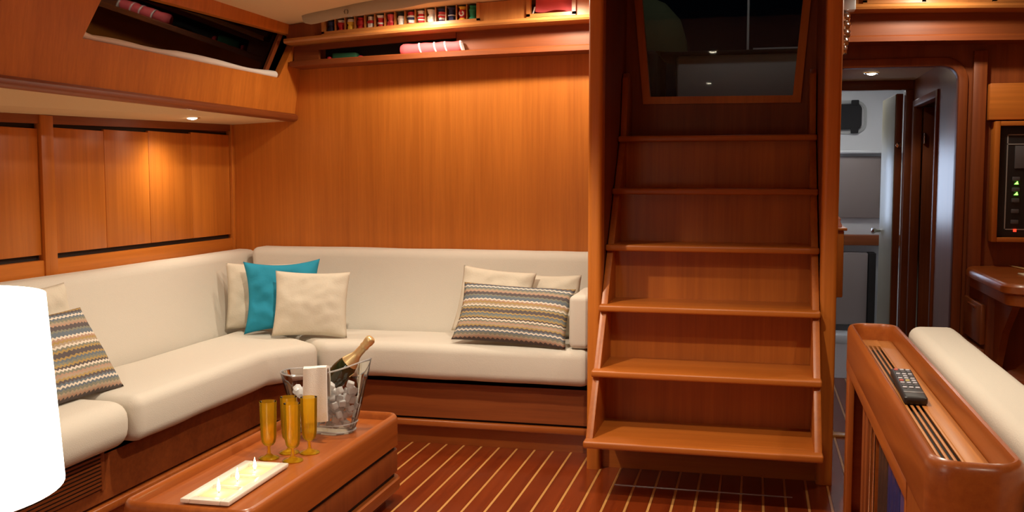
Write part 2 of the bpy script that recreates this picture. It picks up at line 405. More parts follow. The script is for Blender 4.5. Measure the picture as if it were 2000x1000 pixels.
facepiece('rack_face', -2.55, SX0-.016, .02, -.003, 5.20, 5.22, 'mahogZ', rk, zl, zc)
facepiece('rack_face', SX1+.016, -1.185, .02, -.003, 5.20, 5.22, 'lightZ', rk, zl, zc)
facepiece('rack_face', -.925, -.748, .02, -.003, 5.20, 5.22, 'lightZ', rk, zl, zc)
facepiece('rack_face', -1.185, -.925, .02, .034, 5.20, 5.22, 'lightZ', rk)
facepiece('rack_face', SX0-.016, SX1+.016, .02, .034, 5.20, 5.22, 'lightX', rk)
facepiece('rack_back', -2.55, -.75, .02, -.003, 5.385, 5.395, 'mahogZ', rk, zl, zc)
facepiece('slot_floor', SX0-.01, SX1+.01, .030, .040, 5.20, 5.385, 'lightX', rk)
for a, b in ((SX0-.016, SX0), (SX1, SX1+.016)):
    facepiece('slot_frame', a, b, .034, -.003, 5.185, 5.38, 'lightZ', rk, zl, zc)
facepiece('slot_frame', SX0-.016, SX1+.016, .030, .046, 5.185, 5.20, 'lightX', rk)
SP = (SX1-SX0)/15
for k in range(1, 15):
    xx = SX0+SP*k; facepiece('slot_divider', xx-.0025, xx+.0025, .040, -.003, 5.20, 5.385, 'lightZ', rk, zl, zc)
for a, b in ((-1.185, -1.165), (-.945, -.925)):
    facepiece('pocket_frame', a, b, .034, -.003, 5.180, 5.22, 'lightZ', rk, zl, zc)
facepiece('pocket_frame', -1.185, -.925, .030, .048, 5.180, 5.22, 'lightX', rk)
facepiece('pocket_floor', -1.165, -.945, .036, .046, 5.22, 5.385, 'lightX', rk)
# lower ledge: face board with an opening at its left end
facepiece('ledge_face', -1.60, -.748, .018, 0, 5.300, 5.315, 'mahogX', rk, z2, zl)
facepiece('ledge_face', -2.55, -2.40, .018, 0, 5.290, 5.315, 'mahogX', rk, z2, zl)
facepiece('ledge_face', -2.40, -1.60, -.032, 0, 5.290, 5.315, 'mahogX', rk, zl, zl)
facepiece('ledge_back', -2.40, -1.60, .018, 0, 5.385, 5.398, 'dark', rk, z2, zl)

def flag(k, segs, label, r=.0185, hgt=None, crest=False):
    xx = SX0+SP*(k+.5); zb = zl(xx)+.0405; h = min(hgt or .15, zc(xx)-zb-.012)
    root = thing('rolled_flag', label, 'flag', (xx, 5.228, zb), group='rolled flags in the rack')
    rnd = random.Random(k)
    ph = [rnd.uniform(0, 6) for _ in range(4)]
    def ring(t):
        rr = r*(1+.13*math.sin(t*11+ph[0])+.08*math.sin(t*23+ph[1])); out = []
        for i in range(18):
            a = 2*PI*i/18; q = rr*(1+.10*math.sin(3*a+ph[2]+t*4)+.05*math.sin(5*a+ph[3]))
            out.append((min(max(q*math.cos(a), -.0255), .0255), 1.25*q*math.sin(a), t*h))
        return out
    for a, b, c in segs:
        n = max(2, int((b-a)*14)); rs = [ring(a+(b-a)*i/n) for i in range(n+1)]
        if b >= .99: rs.append([(p[0]*.5, p[1]*.5, h) for p in rs[-1]])
        loft('cloth_band' if len(segs) > 1 else 'cloth', rs, c, root, local=True)
    if crest:
        lathe('crest', [(.0005, .003), (.014, .003), (.015, 0)], 'f_white', root, mtx=Matrix.Translation((0, -.0265, h*.52)) @ Matrix.Rotation(PI/2, 4, 'X'), local=True, n=20)
        for dx, dz in ((0, .006), (0, -.006), (-.006, 0), (.006, 0), (0, 0)):
            box('crest_mark', -.0016+dx, .0016+dx, -.0302, -.0290, h*.52+dz-.002, h*.52+dz+.002, 'f_navy', root, bev=0, local=True)
    return root
W_, R__, N_, Y_, G_, K_ = 'f_white', 'f_red', 'f_navy', 'f_yellow', 'f_green', 'f_black'
FL = [([(0, 1, N_)], 'navy rolled flag in the end slot of the rack beside the coaming'),
      ([(0, .8, R__), (.8, 1, W_)], 'red rolled flag with a white end next to the navy roll at the coaming'),
      ([(0, .75, Y_), (.75, 1, W_)], 'yellow rolled flag with a pale top'),
      ([(0, 1, R__)], 'plain deep red rolled flag beside the yellow one'),
      ([(0, .45, W_), (.45, .7, R__), (.7, 1, W_)], 'white rolled flag with one red band across its middle'),
      ([(0, .3, R__), (.3, .42, W_), (.42, .8, R__), (.8, 1, W_)], 'red rolled flag with a thin white line and white tip'),
      ([(0, .35, R__), (.35, .40, 'f_coral'), (.40, 1, 'f_coral')], 'coral red rolled flag with darker lower third'),
      ([(0, .78, W_), (.78, 1, K_)], 'white rolled flag with a black top'),
      ([(0, .2, R__), (.2, .40, W_), (.40, .6, N_), (.6, .75, W_), (.75, 1, R__)], 'rolled flag in red, white and navy with red ends'),
      ([(0, .12, W_), (.12, .3, R__), (.3, .4, W_), (.4, .52, R__), (.52, .6, W_), (.6, .78, R__), (.78, 1, W_)], 'rolled flag with many narrow red and white bands'),
      ([(0, 1, W_)], 'plain white rolled flag beside the banded red and white one'),
      ([(0, .12, W_), (.12, .22, N_), (.22, .36, W_), (.36, .5, R__), (.5, .58, W_), (.58, .78, 'f_coral'), (.78, 1, N_)], 'rolled flag with navy top, coral patch and red, white, navy bands'),
      ([(0, .06, W_), (.06, .42, N_), (.42, .48, W_), (.48, 1, N_)], 'navy rolled flag tied round with a white cord'),
      ([(0, .22, Y_), (.22, .30, R__), (.30, .80, R__), (.80, 1, Y_)], 'red and yellow rolled flag showing a round white crest'),
      ([(0, 1, G_)], 'bright green rolled flag in the last slot of the rack')]
for k, (sg, lb) in enumerate(FL): flag(k, sg, lb, crest=(k == 13), r=.0215 if k in (10, 13, 14, 12) else .0195)
# folded red flag in the square pocket
rt_ = thing('folded_flag', 'bright red folded flag in the square pocket of the rack', 'flag', (-1.05, 5.27, 2.19))
n = 16; rings = []
for j in range(9):
    t = j/8; ring = []
    for i in range(n):
        u = i/(n-1); xx = -1.148+.196*u; yb = 5.232+.012*math.sin(u*5+t*2); zz = zl(xx)+.066+t*.075-.022*max(0, u-.82)/.18*(1-t)-.004*math.sin(u*9)
        ring.append((xx, yb, zz))
    back = [(p[0], 5.33, p[2]) for p in reversed(ring)]
    rings.append(ring+back)
loft('cloth', rings, 'f_coral', rt_)
loft('white_cord', [[(-1.160+.004*math.cos(a)+.012*t, 5.222+.004*math.sin(a), zl(-1.16)+.050+.04*t) for a in [2*PI*k/8 for k in range(8)]] for t in (0, .3, .6, 1)], 'f_white', rt_)
# things on the lower ledge
rl = thing('flag_bundle', 'red flag roll with white ties lying on the lower ledge', 'flag', (-1.73, 5.27, 1.99))
def ledge_y(x_): return 5.277
rings = []
for i in range(25):
    t = i/24; xx = -1.905+.345*t; rr = .031*(1 if .03 < t < .97 else .75)*(1+.06*math.sin(t*20)); zz = z2(xx)+.019+.034
    rings.append([(xx, 5.268+rr*.75*math.cos(2*PI*k/14), zz+rr*math.sin(2*PI*k/14)) for k in range(14)])
rlm = loft('flag_roll', rings, 'f_coral', rl)
for xx in (-1.80, -1.715, -1.655, -1.568):
    loft('white_tie', [[(xx+d+.02*(.5-.5*math.sin(2*PI*k/14)), 5.268+.0275*math.cos(2*PI*k/14), z2(xx)+.053+.0335*math.sin(2*PI*k/14)) for k in range(14)] for d in (-.004, .004)], 'f_white', rl)
gf = thing('folded_flag', 'dark green folded flag with red edges inside the lower ledge', 'flag', (-2.22, 5.34, 1.99))
for nm_, x0, x1, mt in (('cloth', -2.335, -2.185, 'f_darkgreen'), ('cloth_edge', -2.365, -2.338, 'f_red'), ('cloth_edge', -2.182, -2.150, 'f_red')):
    box(nm_, x0, x1, 5.315, 5.375, z2(-2.25)+.018, z2(-2.25)+(.068 if nm_ == 'cloth' else .050), mt, gf, bev=.012, seg=3)

# rolled canvas blind under the ceiling
bl = thing('rolled_blind', 'rolled cream canvas blind hung below the ceiling by the flag rack', 'blind', (-1.9, 5.0, 2.15))
P0, P1 = Vector((-2.37, 5.06, 2.206)), Vector((-1.22, 4.70, 2.270))
rings = []
for i in range(31):
    t = i/30; p = P0.lerp(P1, t); rr = .052*(1+.05*math.sin(t*26)-.13*math.exp(-((t-.255)/.02)**2)); rr *= 1 if t > .02 else .82
    ring = []
    for k in range(20):
        a = 2*PI*k/20; q = rr*(1+.05*math.sin(2*a+t*3)); ring.append((p.x, p.y+q*math.cos(a), p.z+q*math.sin(a)))
    rings.append(ring)
loft('canvas_roll', rings, 'canvas', bl)
pc = P0.lerp(P1, .255)
cl = loft('strap', [[(pc.x+d, pc.y+.0495*math.cos(2*PI*k/20), pc.z+.0495*math.sin(2*PI*k/20)) for k in range(20)] for d in (-.006, .006)], 'line_grey', bl)
lathe('clip', [(.001, -.012), (.009, -.010), (.012, 0), (.009, .010), (.001, .012)], 'acrylic', bl, c=(pc.x+.004, pc.y-.056, pc.z-.032), n=14)

# ------------------------------------------------------------------ right of the stairs: bulkhead with door opening, rack above
arc = [(.875+.088*math.sin(math.radians(a)), 1.815+.088*math.cos(math.radians(a))) for a in range(0, 91, 15)]
struct(prism('wall_bulkhead', [(.335, 1.903)]+arc+[(.963, 0), (2.62, 0), (2.62, 2.36), (.335, 2.36)], 'Y', 5.40, 5.44, 'mahogZ'))
arc2 = [(.875+.075*math.sin(math.radians(a)), 1.815+.075*math.cos(math.radians(a))) for a in range(0, 91, 15)]
arc3 = [(.875+.118*math.sin(math.radians(a)), 1.815+.118*math.cos(math.radians(a))) for a in range(0, 91, 15)]
struct(prism('trim_3', [(.338, 1.890)]+arc2+[(.950, 0), (.993, 0)]+arc3[::-1]+[(.338, 1.933)], 'Y', 5.385, 5.455, 'mahogZ', bev=.004))
sbox('trim_4', .338, .95, 5.385, 5.455, 0, .012, 'holly', bev=.003)
sbox('trim_5', 1.012, 1.075, 5.365, 5.40, 0, 1.96, 'mahogZ', bev=.005)
r2 = rack(.340, 2.6, ('locker_rack', 'cambered wooden rack with framed pockets above the nav corner', 'rack'))
facepiece('rack_face', .340, 2.6, .02, .032, 5.20, 5.22, 'lightX', r2)
for a, b in ((.340, .474), (.757, 1.050), (1.62, 2.6)): facepiece('rack_face', a, b, .032, -.003, 5.20, 5.22, 'lightZ', r2, zl, zc)
for a, b in ((.474, .757), (1.050, 1.62)):
    for c, d in ((a, a+.018), (b-.018, b)): facepiece('pocket_frame', c, d, .034, -.003, 5.180, 5.22, 'lightZ', r2, zl, zc)
    facepiece('pocket_frame', a, b, .030, .046, 5.180, 5.22, 'lightX', r2)
    facepiece('pocket_floor', a+.018, b-.018, .034, .044, 5.22, 5.385, 'lightX', r2)
facepiece('rack_back', .34, 2.6, .02, -.003, 5.385, 5.395, 'mahogZ', r2, zl, zc)
facepiece('ledge_face', .340, 2.6, .018, 0, 5.300, 5.315, 'mahogX', r2, z2, zl)
for i, (c, lb) in enumerate((('f_white', 'white folded flag in the pocket above the switch panel'), ('f_black', 'black folded flag beside the white one above the switch panel'))):
    x0 = 1.085+.06*(1-i); tag(box('folded_flag', x0, x0+.05, 5.24, 5.34, zl(1.1)+.044, zl(1.1)+.10, c, bev=.012, seg=3), lb, 'flag')
# lantern by the post
ln = thing('wall_lantern', 'ribbed glass lantern hanging from a pale bracket beside the stair post', 'lamp', (.385, 5.11, 1.92))
box('bracket', .362, .432, 5.07, 5.155, 2.130, 2.20, 'steel', ln, bev=.006)
prof = [(.004, 0)]
for k in range(5):
    z_ = .005+.038*k; rr = (.018, .026, .031, .032, .028)[k]
    prof += [(rr*.8, z_), (rr, z_+.012), (rr, z_+.024), (rr*.8, z_+.036)]
prof += [(.012, .20), (.001, .205)]
lathe('glass_body', prof, 'chrome', ln, c=(.384, 5.10, 1.925), n=20)

# nav panel and desk
pn = thing('switch_panel', 'black electrical switch panel in a wooden frame above the desk', 'switch panel', (1.3, 5.37, 1.0))
X0, X1, Z0, Z1 = 1.105, 1.75, 1.030, 1.612
box('panel_board', X0+.02, X1-.02, 5.335, 5.385, Z0+.02, Z1-.02, 'black', pn)
for a in ((X0, X0+.024, Z0, Z1), (X1-.024, X1, Z0, Z1)): box('panel_frame', a[0], a[1], 5.30, 5.395, a[2], a[3], 'teakZ', pn)
for a in ((X0+.024, X1-.024, Z0, Z0+.022), (X0+.024, X1-.024, Z1-.022, Z1)): box('panel_frame', a[0], a[1], 5.30, 5.395, a[2], a[3], 'teakX', pn)
lx, lz0, lz1 = X0+.062, Z0+.058, Z1-.062
for a in ((lx, lx+.005, lz0, lz1), (lx, X1-.06, lz0, lz0+.005), (lx, X1-.06, lz1-.005, lz1), (lx, X1-.06, lz1-.050, lz1-.045)):
    box('outline', a[0], a[1], 5.332, 5.336, a[2], a[3], 'line_grey', pn, bev=0)
box('display', lx+.036, lx+.15, 5.328, 5.336, lz1-.165, lz1-.055, 'button_dark', pn)
for j in range(5):
    for i in range(7):
        xx = lx+.028+i*.066; zz = lz1-.225-.052*j
        sw = box('switch', xx, xx+.035, 5.326, 5.336, zz, zz+.020, 'button_dark', pn)
        if j == 4: box('indicator', xx+.012, xx+.026, 5.322, 5.327, zz-.038, zz-.024, 'led_red', sw, bev=.001)
        elif (i+j*3) % 7 in (0, 3) or (i == 0 and j < 2) or (i == 1 and j == 2):
            prism('indicator', [(xx+.010, zz-.016), (xx+.028, zz-.016), (xx+.024, zz-.001)], 'Y', 5.325, 5.334, 'led_green' if i == 0 else 'led_teal', sw)
bdl = tag(box('cover_board', 1.080, 1.80, 5.32, 5.395, 1.620, 1.795, 'teakX', bev=.004), 'plain wooden board mounted above the switch panel', 'board')
dk = thing('nav_desk', 'varnished wooden chart desk with a thick rounded edge below the switch panel', 'desk', (1.6, 4.9, 0))
def deskpoly(o): return rrect(.995+o, 2.58, 4.46+o, 5.398, .12-o*.5, 6)
bm = bmesh.new()
b_loft(bm, [[(a, b, z_) for a, b in deskpoly(o)] for o, z_ in ((.012, .858), (0, .866), (0, .892), (.010, .904), (.02, .906))]); finish('desk_top', bm, 'tableX', dk)
bm = bmesh.new()
b_loft(bm, [[(a, b, z_) for a, b in deskpoly(o)] for o, z_ in ((.035, .806), (.022, .812), (.020, .856), (.03, .862))]); finish('desk_fascia', bm, 'tableX', dk)
box('pedestal', 1.030, 1.50, 4.96, 5.398, 0, .806, 'mahogZ', dk)
for z0, z1 in ((.572, .758), (.375, .553), (.15, .356)):
    d_ = box('drawer', 1.006, 1.03, 4.985, 5.375, z0, z1, 'gloss', dk, bev=.006)
    box('finger_pull', 1.000, 1.010, 5.10, 5.26, z1-.030, z1-.018, 'mahogY', d_)
prism('knee_board', [(4.62, .806), (4.96, .806), (4.96, .35), (4.90, .50), (4.80, .66)], 'X', 1.06, 1.09, 'mahogZ', dk)
box('back_board', 1.5, 2.58, 5.30, 5.398, 0, .806, 'mahogZ', dk)
tag(tube('pencil', [(1.205, 5.375, .911), (1.235, 5.18, .911), (1.265, 4.99, .911)], [.001, .0055, .0055], 'pencil', n=6), 'yellow pencil lying on the chart desk', 'pencil')
tag(box('note_paper', 1.15, 1.34, 4.78, 4.96, .9065, .912, 'paper', bev=.001), 'cream note paper on the chart desk', 'paper')
sl = thing('nav_stool', 'round dark wooden stool tucked below the chart desk', 'stool', (1.20, 4.62, 0))
lathe('seat', [(.001, .425), (.15, .425), (.165, .44), (.17, .47), (.165, .50), (.15, .51), (.001, .51)], 'mahogX', sl, c=(1.20, 4.62, 0))
lathe('pedestal', [(.13, 0), (.13, .02), (.05, .05), (.04, .2), (.05, .40), (.08, .424)], 'mahogZ', sl, c=(1.20, 4.62, 0), cap0=True, cap1=True)

# ------------------------------------------------------------------ corridor and aft cabin
sbox('ceiling_corridor', .30, 1.6, 5.44, 7.05, 1.965, 2.0, 'liner', bev=0)
cw = struct(thing('wall_corridor', None, None, (.98, 6.2, 0)))
box('wall_panel', .963, 1.0, 5.455, 6.02, 0, 1.965, 'gloss', cw, bev=0)
prism('wall_panel', [(6.02, 1.83), (6.93, 1.83), (6.93, 1.965), (6.02, 1.965)], 'X', .963, 1.0, 'gloss', cw)
box('wall_panel', .963, 1.0, 6.93, 7.0, 0, 1.965, 'gloss', cw, bev=0)
for a in ((6.02, 6.07, 0, 1.83), (6.88, 6.93, 0, 1.83), (6.07, 6.88, 1.785, 1.83)): box('door_jamb', .950, 1.005, a[0], a[1], a[2], a[3], 'mahogZ', cw, bev=.008)
sbox('wall_head_compartment', 1.5, 1.54, 5.45, 7.0, 0, 1.99, 'mahogZ', bev=0)
d3 = struct(thing('door_3', None, None, (1.01, 6.86, 0)))
box('door_leaf', 1.01, 1.45, 6.84, 6.875, .01, 1.78, 'mahogZ', d3)
for z_ in (1.55, .3): box('hinge', 1.008, 1.022, 6.815, 6.842, z_, z_+.07, 'chrome', d3, bev=.003)
sbox('wall_corridor_left', .30, .335, 5.46, 7.0, 0, 1.965, 'mahogZ', bev=0)
sbox('trim_6', .335, .963, 6.98, 7.04, 1.905, 1.965, 'mahogX', bev=.004)
sbox('trim_7', .915, .963, 6.97, 7.05, 0, 1.905, 'mahogZ', bev=.008)
sbox('trim_8', .335, .45, 6.98, 7.04, 0, 1.905, 'mahogZ', bev=.004)
d2 = struct(thing('door_2', None, None, (.9, 7.05, 0)))
mt = Matrix.Translation((.905, 7.06, 0)) @ Matrix.Rotation(math.radians(91.2), 4, 'Z')
box('door_leaf', 0, .60, -.006, .036, .015, 1.885, 'mahogZ', d2, mtx=mt)
box('door_skin', .006, .595, .036, .041, .02, 1.88, 'door_skin', d2, mtx=mt, bev=.001)
lathe('door_knob', [(.001, .062), (.020, .058), (.024, .045), (.014, .03), (.010, 0)], 'chrome', d2, mtx=mt @ Matrix.Translation((.54, .041, .96)) @ Matrix.Rotation(-PI/2, 4, 'X'), n=20)
lathe('edge_latch', [(.001, .012), (.018, .010), (.020, 0)], 'chrome', d2, mtx=mt @ Matrix.Translation((0, .015, 1.55)) @ Matrix.Rotation(-PI/2, 4, 'Y'), n=16)
# aft cabin shell
wa = struct(thing('wall_aft', None, None, (.8, 8.9, 0)))
box('hull_panel', .0, 1.7, 8.9, 8.95, 0, 2.2, 'gelcoat', wa, bev=0)
box('ledge', .0, 1.7, 8.80, 8.9, 1.535, 1.560, 'gelcoat', wa, bev=.008)
box('locker_front', .56, .985, 8.86, 8.9, 1.0, 1.512, 'grey_panel', wa, bev=.006)
box('shelf_board', .0, 1.7, 8.78, 8.9, .775, .86, 'mahogX', wa, bev=.006)
box('berth_front', .40, .89, 8.72, 8.9, .12, .715, 'grey_panel', wa, bev=.006)
box('berth_side', .895, .95, 8.70, 8.9, .12, .715, 'dark', wa, bev=0)
for z_ in (1.38, 1.10): box('hinge', .985, .997, 8.84, 8.86, z_, z_+.11, 'line_grey', wa, bev=.002)
sbox('wall_aft_left', -.05, 0, 7.05, 8.95, 0, 2.2, 'gelcoat', bev=0); sbox('wall_aft_right', 1.7, 1.75, 7.05, 8.95, 0, 2.2, 'gelcoat', bev=0)
sbox('ceiling_aft', -.05, 1.75, 7.04, 8.95, 2.14, 2.2, 'gelcoat', bev=0)
sbox('floor_aft', 0, 1.7, 7.0, 8.9, -.03, .001, 'grey_panel', bev=0)
sbox('trim_9', .2, 1.7, 8.45, 8.72, 0, .07, 'gelcoat', bev=.006)
for a in ((-.05, .335), (.963, 1.75)): sbox('wall_aft_bulkhead', a[0], a[1], 7.0, 7.04, 0, 2.2, 'gelcoat', bev=0)
sbox('wall_aft_header', .335, .963, 7.0, 7.04, 1.966, 2.2, 'gelcoat', bev=0)
w2 = struct(thing('window_2', None, None, (.72, 8.88, 1.7)))
bm = bmesh.new()
b_loft(bm, [[(a, y_, b) for a, b in rrect(.46-o, .865+o, 1.70-o, 1.975+o, .09+o, 6)] for y_, o in ((8.9, 0), (8.885, 0), (8.885, -.022), (8.9, -.022))], False, False); finish('porthole_rim', bm, 'rim_grey', w2)
prism('porthole_blind', rrect(.44, .825, 1.735, 1.945, .045, 5), 'Y', 8.87, 8.899, 'f_black', w2)
for z_ in (1.715, 1.945): box('clasp', .74, .80, 8.86, 8.885, z_-.012, z_+.032, 'f_black', w2, bev=.006)
# wood cabinet peeking from behind the post, with a small pink ornament
kc = thing('corridor_cabinet', 'small reddish wooden cabinet on the corridor wall beyond the stair post', 'cabinet', (.39, 5.6, .70))
box('body', .336, .440, 5.50, 5.90, .715, 1.065, 'teakZ', kc, bev=.006); box('top', .336, .455, 5.49, 5.91, 1.065, 1.080, 'teakY', kc, bev=.004)
tag(lathe('ornament', [(.001, 0), (.020, 0), (.022, .012), (.012, .03), (.015, .045), (.001, .06)], 'pink', c=(.412, 5.56, 1.08), n=16), 'small pink ornament on top of the corridor cabinet', 'ornament')

# ------------------------------------------------------------------ sofa: wooden base and cushions
sb = thing('sofa_base', 'wooden base of the corner sofa with vent grille and dark toe gap', 'sofa base', (-2.3, 4.5, 0))
FY, FX = 4.735, -2.34
prism('front_board', [(FX, -1.0), (FX, 4.42), (-2.10, FY), (-.752, FY), (-.752, FY+.03), (-2.12, FY+.03), (FX-.03, 4.44), (FX-.03, -1.0)], 'Z', .145, .345, 'mahogX', sb)
prism('gap_back', [(FX-.025, -1.0), (FX-.025, 4.44), (-2.11, FY+.025), (-.752, FY+.025), (-.752, FY+.04), (-2.14, FY+.04), (FX-.04, 4.46), (FX-.04, -1.0)], 'Z', .10, .16, 'dark', sb)
prism('toe_rail', [(FX+.012, -1.0), (FX+.012, 4.415), (-2.095, FY-.012), (-.752, FY-.012), (-.752, FY+.06), (-2.14, FY+.06), (FX-.06, 4.46), (FX-.06, -1.0)], 'Z', .098, .132, 'tableX', sb, bev=.008)
prism('toe_kick', [(FX-.04, -1.0), (FX-.04, 4.46), (-2.13, FY+.045), (-.752, FY+.045), (-.752, FY+.07), (-2.15, FY+.07), (FX-.07, 4.48), (FX-.07, -1.0)], 'Z', 0, .10, 'tableX', sb)
prism('seat_deck', [(FX, -1.0), (FX, 4.42), (-2.10, FY), (-.752, FY), (-.752, 5.395), (-2.99, 5.395), (-2.99, -1.0)], 'Z', .320, .345, 'mahogX', sb)
g = box('vent_grille', FX, FX+.004, 2.66, 3.18, .195, .330, 'dark', sb, bev=0)
for k in range(9): box('grille_slat', FX, FX+.009, 2.66, 3.18, .200+k*.0145, .208+k*.0145, 'mahogY', g, bev=0)
box('vent_frame', FX, FX+.010, 3.18, 3.20, .19, .335, 'mahogZ', g)

from mathutils import noise
def cushion(name, label, poly, z0, z1, r, crown=.012, wr=.004, seg=5, cat='cushion', seed=0, group=None, mat='cream', axis='Z'):
    """upholstered block: soft edges, slight crown and uneven surface"""
    bm = bmesh.new(); b_prism(bm, poly, axis, z0, z1)
    es = [e for e in bm.edges]
    bmesh.ops.bevel(bm, geom=es, offset=r, segments=seg, profile=.5, affect='EDGES')
    big = [f for f in bm.faces if len(f.verts) > 4]
    bmesh.ops.triangulate(bm, faces=big)
    for _ in range(4):
        le = [e for e in bm.edges if e.calc_length() > .10]
        if not le: break
        bmesh.ops.subdivide_edges(bm, edges=le, cuts=1)
        bmesh.ops.triangulate(bm, faces=[f for f in bm.faces if len(f.verts) > 4])
    bm.normal_update()
    for v in bm.verts:
        n_ = noise.noise(v.co*5+Vector((seed, 0, 0)))*wr + noise.noise(v.co*16+Vector((0, seed, 0)))*wr*.35
        v.co += v.normal*n_
    o = finish(name, bm, mat, angle=75)
    return tag(o, label, cat, group)
cushion('seat_cushion', 'cream seat cushion along the lockers reaching into the sofa corner', [(-2.235, 3.272), (-2.235, 4.33), (-2.085, 4.56), (-2.72, 5.075), (-2.72, 3.272)], .348, .525, .045, seed=1)
cushion('seat_cushion', 'cream seat cushion over the vent grille beside the glowing lamp', [(-2.235, 1.6), (-2.235, 3.255), (-2.72, 3.255), (-2.72, 1.6)], .348, .525, .070, seed=2)
cushion('seat_cushion', 'cream seat cushion below the plain wood wall ending at the stairs', [(-2.075, 4.568), (-1.88, 4.655), (-.757, 4.655), (-.757, 5.085), (-2.70, 5.085)], .348, .525, .045, seed=3)
bc = cushion('backrest_cushion', 'long cream backrest cushion below the plain wood wall', [(5.09, .47), (5.215, .945), (5.392, .945), (5.392, .47)], -2.815, -.757, .045, axis='X', seed=4)
for v in bc.data.vertices:                        # its corner end is cut back to clear the other backrest
    wx = v.co.x+bc.location.x; wz = v.co.z+bc.location.z
    if wx < -2.6: v.co.x += max(0, .945-wz)/.475*.112
cushion('backrest_cushion', 'long cream backrest cushion below the locker panels', [(-2.728, .47), (-2.845, .925), (-2.985, .925), (-2.985, .47)], .9, 5.385, .045, axis='Y', seed=5)

def pillow(name, label, wd, ht, th, base, az, tilt, roll=0, mat='pillow_cream', group=None, seed=0, n=34, pinch=.065, wr=.008, ear=.0, sag=.0):
    """throw pillow standing on base (middle of its lower edge); az turns it about Z, tilt leans it back"""
    bm = bmesh.new(); uvl = bm.loops.layers.uv.new('UVMap')
    rnd = random.Random(seed); sx = rnd.uniform(0, 50)
    def pt(i, j, s):
        u = -1+2*i/n; v = -1+2*j/n
        px = u*(1-pinch*(1-v*v)*abs(u)**1.5); py = v*(1-pinch*(1-u*u)*abs(v)**1.5)
        t = (max(0, 1-u**4)*max(0, 1-v**4))**.55
        x_, z_ = px*wd/2, (py+1)*ht/2
        nz = noise.noise(Vector((x_*9+sx, z_*9, s*3)))*wr*t*2 + noise.noise(Vector((x_*22+sx, z_*22, s*5)))*wr*t
        # creases running in from the corners
        cr = math.sin((abs(u)-abs(v))*9+sx)*math.exp(-((1-abs(u))*(1-abs(v))*14))*wr*1.2*t
        d = s*(th/2*t)+nz+cr
        z_ -= sag*abs(u)**2*(1 if v > 0 else 0)*ht*0
        return Vector((x_, d, z_))
    G = {}
    for s in (-1, 1):
        for i in range(n+1):
            for j in range(n+1):
                edge = i in (0, n) or j in (0, n)
                if edge and s == 1: G[s, i, j] = G[-1, i, j]
                else: G[s, i, j] = bm.verts.new(pt(i, j, s))
    for s in (-1, 1):
        for i in range(n):
            for j in range(n):
                q = [(i, j), (i+1, j), (i+1, j+1), (i, j+1)]
                if s == 1: q = q[::-1]
                f = bm.faces.new([G[(s,)+a] for a in q])
                for lp, a in zip(f.loops, q): lp[uvl].uv = (a[0]/n, a[1]/n)
    R = Matrix.Rotation(az, 4, 'Z') @ Matrix.Rotation(-tilt, 4, 'X') @ Matrix.Rotation(roll, 4, 'Y')
    me = bpy.data.meshes.new(name)
    for f in bm.faces: f.smooth = True
    bm.to_mesh(me); bm.free(); me.materials.append(M[mat])
    o = bpy.data.objects.new(name, me); COL.objects.link(o)
    mw = R; low = min((mw @ v.co).z for v in me.vertices)
    o.matrix_world = Matrix.Translation(Vector((base[0], base[1], base[2]-low))) @ R
    return tag(o, label, 'pillow', group)
SZ = .528
pillow('throw_pillow', 'cream throw pillow wedged in the corner behind the teal one', .40, .36, .10, (-2.555, 4.885, SZ), math.radians(28), .24, .02, seed=1)
pillow('throw_pillow', 'teal blue velvet throw pillow with crumpled corners', .40, .385, .09, (-2.395, 4.785, SZ), math.radians(20), .26, -.03, mat='teal', seed=2, wr=.010, pinch=.14)
pillow('throw_pillow', 'cream throw pillow propped in front of the teal one', .385, .34, .10, (-2.205, 4.695, SZ), math.radians(14), .27, .02, seed=3, wr=.007)
pillow('throw_pillow', 'cream throw pillow half hidden behind the striped one beside the stairs', .40, .35, .09, (-1.32, 4.90, SZ), math.radians(-4), .34, .08, seed=4)
pillow('throw_pillow', 'cream throw pillow lying against the backrest next to the small end bolster', .33, .325, .10, (-1.032, 5.00, SZ), math.radians(0), .22, .0, seed=5)
pillow('throw_pillow', 'wide striped knitted pillow with a zigzag pattern lying near the stairs', .58, .32, .10, (-1.165, 4.69, SZ), math.radians(-2), .58, .04, mat='striped', seed=6, wr=.004, pinch=.06)
pillow('throw_pillow', 'striped knitted pillow leaning on a cream one beside the glowing lamp', .56, .36, .09, (-2.41, 3.15, SZ), math.radians(88), .56, 0, mat='striped', seed=7, wr=.004, pinch=.05)
pillow('throw_pillow', 'cream throw pillow behind the striped one beside the glowing lamp', .42, .40, .09, (-2.655, 3.32, SZ), math.radians(88), .22, 0, seed=8)
cushion('bolster_cushion', 'small upright cream end bolster against the stair post', [(-.862, 4.67), (-.757, 4.67), (-.757, 5.06), (-.862, 5.06)], .530, .785, .028, seed=9, wr=.003)

# ------------------------------------------------------------------ coffee table
tb = thing('coffee_table', 'low varnished wooden coffee table with a raised rim', 'table', (-1.64, 3.25, 0))
TX0, TX1, TY0, TY1 = -1.862, -1.425, 2.605, 3.905
def tring(o, z_, r=.055): return [(a, b, z_) for a, b in rrect(TX0+o, TX1-o, TY0+o, TY1-o, max(.012, r-o), 7)]
loft('table_tray', [tring(.008, .238), tring(0, .245), tring(0, .345), tring(.003, .360), tring(.010, .369), tring(.017, .371), tring(.022, .367), tring(.025, .357), tring(.027, .339)], 'tableY', tb)
loft('upper_gap', [tring(.016, .222), tring(.016, .240)], 'dark', tb)
loft('drawer_body', [tring(.004, .132), tring(.002, .136), tring(.002, .220), tring(.004, .224)], 'mahogZ', tb)
loft('lower_gap', [tring(.016, .108), tring(.016, .134)], 'dark', tb)
loft('base_moulding', [tring(-.004, .058), tring(-.008, .066), tring(-.008, .104), tring(-.002, .110)], 'tableY', tb)
